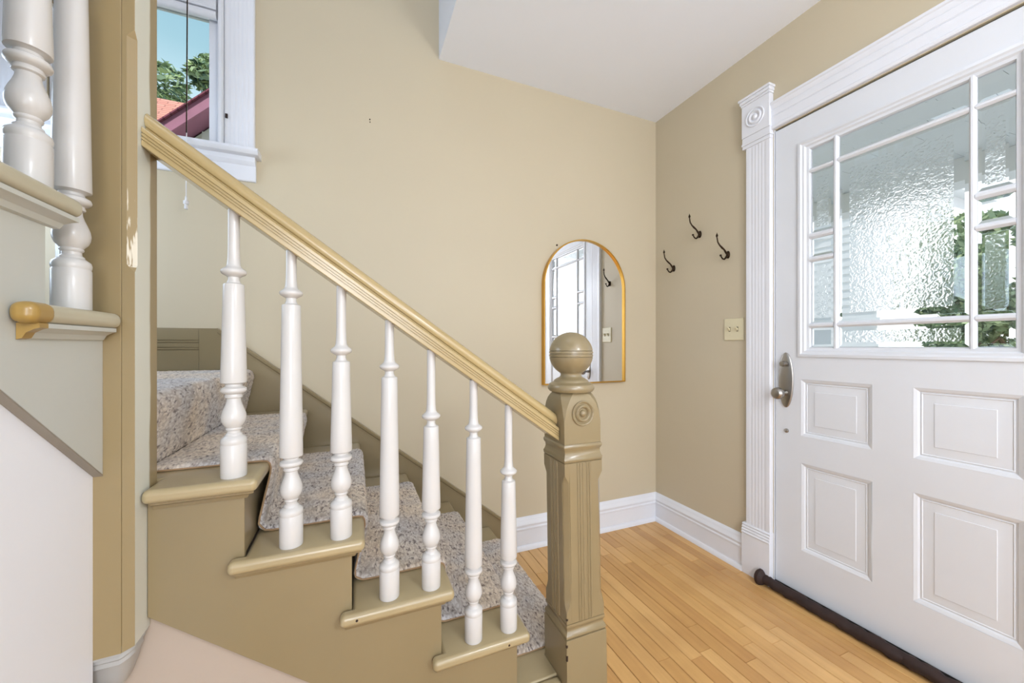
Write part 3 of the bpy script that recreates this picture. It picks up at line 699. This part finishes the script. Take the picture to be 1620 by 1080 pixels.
# ------------------------------------------------------------------ newel post
nw = thing(empty('newel_post'), 'tan square newel post with reeded shaft and ball finial at the stair foot', 'newel post')
NXC, NYC = .647, 1.031
def lean(z): return -.0185 * z / 1.1
def sq(w, z, c=0.0, wy=None):
    cx, cy = NXC + lean(z), NYC; c = max(c, .0006)
    P = [(-w + c, -w), (w - c, -w), (w, -w + c), (w, w - c), (w - c, w), (-w + c, w), (-w, w - c), (-w, -w + c)]
    return [(cx + a, cy + b, z) for a, b in P]
MB().loft([sq(.0702, .0005), sq(.0702, .313), sq(.0690, .317), sq(.0665, .318)]).obj('base', 'tan', nw, angle=25)
MB().loft([sq(.0655, .3185), sq(.0690, .322), sq(.0695, .329), sq(.0670, .334), sq(.0640, .338), sq(.0635, .346), (sq(.066, .350)), sq(.0672, .356), sq(.0665, .361)]).obj('lower_moulding', 'tan', nw, angle=40)
MB().loft([sq(.0655, .362), sq(.0655, .395), sq(.0655, .415, .010), sq(.0645, .43, .0125), sq(.0640, .775, .0125), sq(.065, .79, .006), sq(.0655, .80), sq(.0655, .834)]).obj('shaft', 'tan', nw, angle=25)
MB().loft([sq(.064, .8345), sq(.0660, .838), sq(.0668, .846), sq(.0635, .853), sq(.0612, .862), sq(.0618, .870), sq(.0655, .877), sq(.0665, .884), sq(.0640, .8885)]).obj('upper_moulding', 'tan', nw, angle=40)
MB().loft([sq(.0635, .889), sq(.0635, .955), sq(.0635, .965, .003), sq(.0635, .985, .007), sq(.0628, 1.003, .0125), sq(.0605, 1.019, .019), sq(.0565, 1.031, .0245), sq(.0520, 1.038, .027)]).obj('cap_block', 'tan', nw, angle=22)
def reeds(face):
    m = MB()
    for t, w in ((-.021, .0032), (-.0125, .0032), (0, .0058), (.0125, .0032), (.021, .0032)):
        prof = [(t + w * math.cos(a), .0028 * math.sin(a)) for a in [PI * k / 6 for k in range(7)]]
        def f(z):
            def g(a, d):
                cx = NXC + lean(z)
                if face == 'front': return (cx + a, NYC - .0655 - d, z)
                if face == 'left': return (cx - .0655 - d, NYC + a, z)
                return (cx + .0655 + d, NYC + a, z)
            return g
        m.prism(prof, f(.364), f(.832))
    return m
# shallow plates carry the reeds so they stay proud of the waisted shaft
for fc in ('front', 'left', 'right'):
    m = reeds(fc)
    m.obj('reeding', 'tan', nw, angle=50)
    def pl(z):
        cx = NXC + lean(z)
        if fc == 'front': return [(cx - .049, NYC - .0657, z), (cx + .049, NYC - .0657, z), (cx + .049, NYC - .060, z), (cx - .049, NYC - .060, z)]
        s = -1 if fc == 'left' else 1
        return [(cx + s * .0657, NYC - .049, z), (cx + s * .0657, NYC + .049, z), (cx + s * .060, NYC + .049, z), (cx + s * .060, NYC - .049, z)]
    MB().loft([pl(.363), pl(.8335)]).obj('face_plate', 'tan', nw)
m = MB(); bullseye(m, (NXC + lean(.978), NYC - .0635, .979), .037, 'y'); ro_ = m.obj('rosette', 'tan', nw, angle=50)
m = MB(); bullseye(m, (NXC + lean(.978) + .0635, NYC, .979), .037, 'x', 1); m.obj('rosette', 'tan', nw, angle=50)
bc = (NXC + lean(1.09), NYC, 0)
fin = [(.060, 1.0385), (.067, 1.040), (.0715, 1.046), (.0725, 1.053), (.068, 1.062), (.058, 1.067), (.0545, 1.069), (.053, 1.073), (.046, 1.078), (.036, 1.083), (.0325, 1.088), (.0325, 1.093), (.035, 1.098)]
BR = .0685; bzc = 1.1555
for k in range(9, 60):
    a = -PI / 2 + PI * k / 60; r_ = BR * math.cos(a); z_ = bzc + BR * math.sin(a)
    for gz in (1.1455, 1.1555, 1.1655):
        if abs(z_ - gz) < .0019: r_ -= .0022
    if r_ > .034 or z_ > bzc: fin.append((r_, z_))
fin2 = []
for i in range(len(fin) - 1):
    fin2.append(fin[i])
fin = [p for p in fin if not (1.140 < p[1] < 1.172)]
lo = [p for p in fin if p[1] <= 1.140]; hi = [p for p in fin if p[1] >= 1.172]
mid = []
for i in range(33):
    z_ = 1.1405 + i * .001; r_ = math.sqrt(max(0, BR ** 2 - (z_ - bzc) ** 2))
    if any(abs(z_ - gz) < .0014 for gz in (1.1460, 1.1555, 1.1650)): r_ -= .0028
    mid.append((r_, z_))
MB().lathe(lo + mid + hi + [(.0003, bzc + BR)], bc, 48).obj('ball_finial', 'tan', nw, angle=35)
for z_, w, h_ in ((.303, .0702, .004), (.268, .0702, .008), (.377, .0655, .003)):
    x_ = NXC + lean(z_) - w; box('paint_chip', 'chip', (x_ - .0006, x_ + .004, NYC - w - .0006, NYC - w + .004, z_ - h_, z_ + h_), nw)

# ------------------------------------------------------------------ balustrades
SPA = dict(ring=.597, col=.5655); SPB = dict(ring=.458, col=.430)
def spindle_mesh(kind, length):
    """turned spindle, base at z = 0"""
    c = SPA if kind == 'long' else SPB
    rg, ct = c['ring'], c['col']
    p = [(.0243, -.001), (.0250, .001), (.0250, .0695), (.0243, .071), (.0240, .0722), (.0247, .074), (.0252, .079), (.0240, .0845), (.0195, .0885), (.0165, .091), (.0160, .094), (.0128, .097), (.0127, .102), (.0150, .1045), (.0155, .107), (.0145, .109),
         (.0165, .112), (.0205, .117), (.0232, .124), (.0240, .132), (.0228, .141), (.0195, .151), (.0160, .160), (.0137, .168), (.0133, .1745), (.0168, .1765), (.0175, .179), (.0165, .1815), (.0160, .184), (.0215, .1865), (.0246, .190), (.0250, .193), (.0238, .197), (.0195, .1995), (.0165, .2015), (.0160, .206), (.0200, .2085), (.0246, .2095), (.0250, .211)]
    for k in range(1, 7): t = k / 6; p.append((.0250 - .0050 * t, .211 + (ct - .213) * t))
    p += [(.0192, ct), (.0135, ct + .003), (.0108, ct + .010), (.0112, ct + .016), (.0165, ct + .0195), (.0225, ct + .023), (.0246, ct + .027), (.0240, ct + .031), (.0195, ct + .035), (.0155, ct + .038), (.0132, ct + .043), (.0118, ct + .060), (.0112, ct + .09), (.0110, length)]
    m = MB(); m.lathe(p, (0, 0, 0), 28)
    return m.mesh()
# rail bottom line over the baluster plane
RS = .715
def rail_low(x): return 1.586 - RS * (x + .398)
bal = thing(empty('balustrade'), 'sloping tan handrail on seven white turned spindles beside the stairs', 'balustrade')
BPX = [(-.2505, 5, 'short'), (-.1375, 4, 'long'), (-.0295, 4, 'short'), (.0845, 3, 'long'), (.192, 3, 'short'), (.311, 2, 'long'), (.4175, 2, 'short')]
for x_, k, kind in BPX:
    L_ = rail_low(x_) - R * k + .004
    o = link('spindle', spindle_mesh(kind, L_), 'spindle', bal, angle=40); o.location = (x_, NYC, R * k + .001)
# handrail profile: (across, up) measured perpendicular to the rail
def rail_profile():
    p = []
    for k in range(0, 17): a = -PI * .16 + (PI * 1.32) * k / 16; p.append((.0235 * math.cos(a), .0475 + .0175 * math.sin(a)))
    half = [(-.0160, .0372), (-.0168, .0350), (-.0200, .0337), (-.0280, .0332), (-.0335, .0318), (-.0352, .0290), (-.0352, .0232), (-.0320, .0225), (-.0320, .0206), (-.0350, .0200), (-.0350, .0172), (-.0320, .0166), (-.0320, .0148), (-.0350, .0142), (-.0350, .0116), (-.0320, .0110), (-.0320, .0092), (-.0350, .0086), (-.0350, .0015), (-.0335, 0)]
    p += half
    p += [(-a, b) for a, b in half[::-1]]
    return p
rp_ = rail_profile()
def rail_obj(p0, p1, side, parent, mat='rail', cut0=None, cut1=None):
    """p0, p1: bottom centre ends of the rail, cut vertically"""
    p0, p1 = Vector(p0), Vector(p1); d = (p1 - p0).normalized(); k = math.hypot(d.x, d.y)
    side = Vector(side)
    f = lambda P: (lambda a, b: tuple(P + side * a + Vector((0, 0, b / k))))
    return MB().prism(rp_, f(p0), f(p1)).obj('handrail', mat, parent, angle=28)
rail_obj((-.3975, NYC, rail_low(-.3975)), (.5665, NYC, rail_low(.5665)), (0, 1, 0), bal)
ub = thing(empty('upper_balustrade'), 'large white turned spindles of the upper flight at the top left corner', 'balustrade')
UX = -.461
def urail_low(y): return 1.2425 + .690 + .797 * (.918 - y)
n_ = 0
for y_, k, kind in [(.918, 7, 'long')] + [(RY[j] - (.004 if i == 0 else .115), j, 'short' if i == 0 else 'long') for j in range(8, 14) for i in (0, 1)]:
    o = link('spindle', spindle_mesh(kind, urail_low(y_) - R * k + .004), 'spindle', ub, angle=40); o.location = (UX, y_, R * k + .001)
rail_obj((UX, .9725, urail_low(.9725)), (UX, -.95, urail_low(-.95)), (1, 0, 0), ub)

# ------------------------------------------------------------------ carpets
def carpet_sheet(name, path, y0, y1, label, cat='carpet runner', step=.0045):
    """path: list of (x, z) going up the stair; a thick strip with looped relief"""
    P = []
    for (xa, za), (xb, zb) in zip(path[:-1], path[1:]):
        L_ = math.hypot(xb - xa, zb - za); n = max(1, int(L_ / step))
        for i in range(n): P.append((xa + (xb - xa) * i / n, za + (zb - za) * i / n))
    P.append(path[-1]); P = np.array(P)
    for _ in range(3): P[1:-1] = (P[:-2] + 2 * P[1:-1] + P[2:]) / 4
    T = np.gradient(P, axis=0); T /= np.linalg.norm(T, axis=1)[:, None]; N = np.stack([T[:, 1], -T[:, 0]], 1)
    ny = int((y1 - y0) / (step * 1.1)) + 1; Y = np.linspace(y0, y1, ny)
    s = np.concatenate([[0], np.cumsum(np.linalg.norm(np.diff(P, axis=0), axis=1))])
    rng = np.random.RandomState(3); V_ = []
    jx = rng.uniform(-.3, 1, (len(P), ny)) * .0014
    edge = np.minimum(Y - y0, y1 - Y); drop = -.006 * np.clip(1 - edge / .009, 0, 1) ** 2
    for i in range(len(P)):
        for j in range(ny):
            w = noise.noise(Vector((s[i] * 90, Y[j] * 45, 1.3))) * .0017
            h = jx[i, j] + w + drop[j]
            V_.append((P[i, 0] + N[i, 0] * h, Y[j] + .002 * math.sin(s[i] * 31) * (1 if j in (0, ny - 1) else 0), P[i, 1] + N[i, 1] * h))
    F = [(i * ny + j, (i + 1) * ny + j, (i + 1) * ny + j + 1, i * ny + j + 1) for i in range(len(P) - 1) for j in range(ny - 1)]
    # underside and edges
    b0 = len(V_); th = .0105
    for i in range(len(P)):
        V_.append((P[i, 0] - N[i, 0] * th, y0 + .001, P[i, 1] - N[i, 1] * th)); V_.append((P[i, 0] - N[i, 0] * th, y1 - .001, P[i, 1] - N[i, 1] * th))
    for i in range(len(P) - 1):
        F += [(b0 + 2 * i, b0 + 2 * i + 1, b0 + 2 * i + 3, b0 + 2 * i + 2), (i * ny, b0 + 2 * i, b0 + 2 * i + 2, (i + 1) * ny), (i * ny + ny - 1, (i + 1) * ny + ny - 1, b0 + 2 * i + 3, b0 + 2 * i + 1)]
    me = bpy.data.meshes.new(name); me.from_pydata(V_, [], F); me.update()
    o = link(name, me, 'carpet', None, angle=80)
    thing(o, label, cat)
    # bound edge strip along the open side
    m = MB(); pts = [(P[i, 0] - N[i, 0] * .0085, y0 - .0005, P[i, 1] - N[i, 1] * .0085) for i in range(0, len(P), 3)]
    m.tube(pts, .0024, 6); m.obj('edge_binding', 'binding', o)
    return o
G = .0115
path = [(RX[1] + .012 + G, .004), (RX[1] + .046, R - .034)]
for k in range(1, 6):
    z = R * k; xn = RX[k] + .030
    if k > 1: path += [(xn + .008, z - .040)]
    path += [(xn + G, z - .022), (xn + G - .001, z - .006), (xn + .003, z + G - .003), (xn - .012, z + G)]
    if k < 5: path += [(RX[k + 1] + G + .012, z + G), (RX[k + 1] + G + .0015, z + G + .008)]
    else: path += [(RX[6] + .013, z + G)]
carpet_sheet('stair_runner', path, 1.126, 1.842, 'mottled grey beige looped carpet runner cascading down the five lower stairs')
z6 = 6 * R
path = [(RX[6] + G + .001, 5 * R + .0135), (RX[6] + G + .004, 5 * R + .03), (RX[6] + .038, z6 - .042), (RX[6] + .030 + G, z6 - .024), (RX[6] + .030 + G - .001, z6 - .006), (RX[6] + .033, z6 + G - .003), (RX[6] + .018, z6 + G), (-1.43, z6 + G)]
carpet_sheet('landing_carpet', path, 1.084, 1.996, 'mottled grey beige looped carpet on the landing behind the corner post', 'carpet')

# ------------------------------------------------------------------ outside: porch, houses, trees
struct(box('street', 'pave', (2.3, 40, -20, 40, -.58, -.49), smooth=False), 'pale paved street outside', 'ground')
g_ = struct(box('lawn', 'lawn', (-40, 40, -30, 60, -.62, -.5), smooth=False), 'lawn outside', 'ground')
po = thing(empty('front_porch'), 'covered front porch seen dimly through the door glass', 'porch')
box('porch_floor', 'porchc', (DX + .145, 4.5, -1.4, 4.5, -.12, -.03), po)
m = MB()
for i in range(24): m.box(DX + .145, 4.5, -1.4 + i * .25, -1.4 + i * .25 + .2475, 2.62, 2.66)
o = m.obj('ceiling_boards', 'porchc', po); o['kind'] = 'stuff'
box('beam', 'house', (4.28, 4.5, -1.4, 4.5, 2.44, 2.618), po)
for y_ in (3.4, -.5): MB().lathe([(.09, -.03), (.09, .06), (.065, .08), (.06, 1.2), (.055, 2.34), (.085, 2.38), (.085, 2.44)], (4.39, y_, 0), 20).obj('porch_column', 'house', po)

def house_box(name, label, x0, x1, y0, y1, z0, z1, wins, mat='house'):
    t = thing(empty(name), label, 'house')
    m = MB(); h = .19; z = z0
    while z < z1 - .01:
        m.prism([(0, 0), (.02, 0), (.002, h), (0, h)], lambda d, c: (x0 - d, y0, z + c), lambda d, c: (x0 - d, y1, z + c)); z += h
    m.box(x0, x1, y0, y1, z0, z1); m.obj('clapboard_wall', mat, t, smooth=False)
    for (a, b, c, d) in wins:
        f = MB().box(x0 - .05, x0 - .02, a - .08, b + .08, c - .08, d + .08).obj('window_frame', 'house', t)
        MB().box(x0 - .06, x0 - .05, a, b, c, d).obj('pane', 'hglass', f)
    return t
hb = house_box('white_house', 'pale house across the street seen through the lower door glass', 11, 16, 4.8, 11, -.5, 5.2, [(5.6, 6.4, .9, 1.9), (7.4, 8.2, .9, 1.9), (9.2, 10.0, .9, 1.9)])
MB().prism([(4.5, 5.15), (11.3, 5.15), (7.9, 7.4)], lambda a, b: (10.7, a, b), lambda a, b: (16.3, a, b)).obj('roof', 'porchc', hb, smooth=False)

# neighbouring gabled house with plum coloured rake, beyond the stair window
nh = thing(empty('gabled_house'), 'white sided house with plum coloured eaves close outside the stair window', 'house')
def rz(x): return 4.005 + 1.02 * (x + 2.161)
xa, xb = -5.2, -.6
def uvmesh(o, us_, vs_):
    uv = o.data.uv_layers.new(name='UVMap')
    for lp in o.data.loops:
        co = o.data.vertices[lp.vertex_index].co; uv.data[lp.index].uv = (us_(co), vs_(co))
def slab(name, mat, y0, y1, t0, t1): return MB().prism([(xa, rz(xa) - t1), (xb, rz(xb) - t1), (xb, rz(xb) - t0), (xa, rz(xa) - t0)], lambda a, b: (a, y0, b), lambda a, b: (a, y1, b)).obj(name, mat, nh, smooth=False)
slab('rake_board', 'fascia', 6.0, 6.04, .02, .20); slab('soffit', 'fascia', 6.041, 6.34, .16, .20)
o = slab('roof', 'shingle2', 5.95, 8.1, 0, .02); uvmesh(o, lambda c: c.y, lambda c: c.x * 1.43)
MB().prism([(xb, rz(xb)), (1.5, rz(xb) - 1.02 * 2.1), (1.5, rz(xb) - 1.02 * 2.1 - .3), (xb, rz(xb) - .3)], lambda a, b: (a, 5.95, b), lambda a, b: (a, 8.1, b)).obj('roof_far_side', 'fascia', nh, smooth=False)
m = MB(); z = .2
while z < 5.05:
    xl_ = (z + .125 - 4.005 + .20) / 1.02 - 2.161
    m.prism([(0, 0), (.03, 0), (.004, .125), (0, .125)], lambda d, c: (max(xl_, -4.4), 6.34 - d, z + c), lambda d, c: (1.2, 6.34 - d, z + c)); z += .125
m.prism([(-4.4, -.5), (1.2, -.5), (1.2, 3.2), (-.6, 5.38), (-4.4, 1.5)], lambda a, b: (a, 6.34, b), lambda a, b: (a, 8.0, b))
m.obj('clapboard_wall', 'siding', nh, smooth=False)

rh = thing(empty('red_roof_house'), 'house with an orange red shingle roof further behind the stair window', 'house')
V8 = [(-9, 8.2, 4.2), (-2.1, 8.2, 4.2), (-3.35, 10.2, 6.38), (-8, 10.2, 6.38), (-9, 12.2, 4.2), (-2.1, 12.2, 4.2)]
o = MB().add(V8, [(0, 1, 2, 3), (1, 5, 2), (5, 4, 3, 2), (4, 0, 3), (0, 4, 5, 1)]).obj('roof', 'shingle', rh, smooth=False); uvmesh(o, lambda c: c.x, lambda c: c.y * 1.5)
box('house_wall', 'siding', (-8.6, -2.5, 8.6, 11.8, -.5, 4.19), rh, smooth=False)

def leaves(blobs, n, size, mat, name, parent):
    v = []; f = []
    for i in range(n):
        c, r = random.choice(blobs)
        d = Vector((random.gauss(0, 1), random.gauss(0, 1), random.gauss(0, 1))).normalized() * (r * random.uniform(.55, 1.0) ** .5)
        p = Vector(c) + d; s = size * random.uniform(.6, 1.4)
        q = Matrix.Rotation(random.uniform(0, 6.28), 3, 'X') @ Matrix.Rotation(random.uniform(0, 6.28), 3, 'Y')
        a = q @ Vector((s, 0, 0)); b = q @ Vector((0, s * .42, 0)); k = len(v)
        v += [p - a, p - b * .9 + a * .1, p + a, p + b * .9 + a * .1]; f.append((k, k + 1, k + 2, k + 3))
    me = bpy.data.meshes.new(name); me.from_pydata([tuple(x) for x in v], [], f); me.update()
    o = link(name, me, mat, parent, smooth=False); o['kind'] = 'stuff'; return o
def tree(name, label, base, h, spread, nblob, nleaf, size, mat, cat='tree', low=.35):
    t = thing(empty(name), label, cat, None)
    bl_ = []
    for i in range(nblob):
        a = random.uniform(0, 6.28); rr = spread * math.sqrt(random.random()) * .75; zz = h * random.uniform(low, .86)
        rr *= math.sqrt(max(.15, 1 - ((zz / h - .58) / .5) ** 2))
        bl_.append(((base[0] + rr * math.cos(a), base[1] + rr * math.sin(a), base[2] + zz), spread * random.uniform(.22, .36)))
    m = MB(); m.tube([base, (base[0] + .05, base[1], base[2] + h * .3), (base[0], base[1] + .1, base[2] + h * .7)], [h * .028, h * .02, h * .008], 10)
    for c, r in bl_[:8]: m.tube([(base[0], base[1] + .02, base[2] + h * .3), ((base[0] + c[0]) / 2, (base[1] + c[1]) / 2, base[2] + h * .48), c], [h * .01, h * .007, .01], 6)
    m.obj('trunk', 'bark', t); leaves(bl_, nleaf, size, mat, 'foliage', t)
    return t
tree('leafy_tree', 'bushy green tree, left one behind the red roof outside the stair window', (-6.1, 16.2, -.5), 12.6, 2.0, 34, 14000, .15, 'leaf', 'tree', .42)
tree('leafy_tree', 'bushy green tree, right one behind the plum eaves outside the stair window', (-3.3, 13.8, -.5), 11.0, 1.6, 26, 11000, .13, 'leaf', 'tree', .42)
tree('garden_shrub', 'leafy green bush seen through the right panes of the front door', (7.6, 1.75, -.5), 3.7, 1.25, 24, 15000, .06, 'leaf2', 'bush', .12)
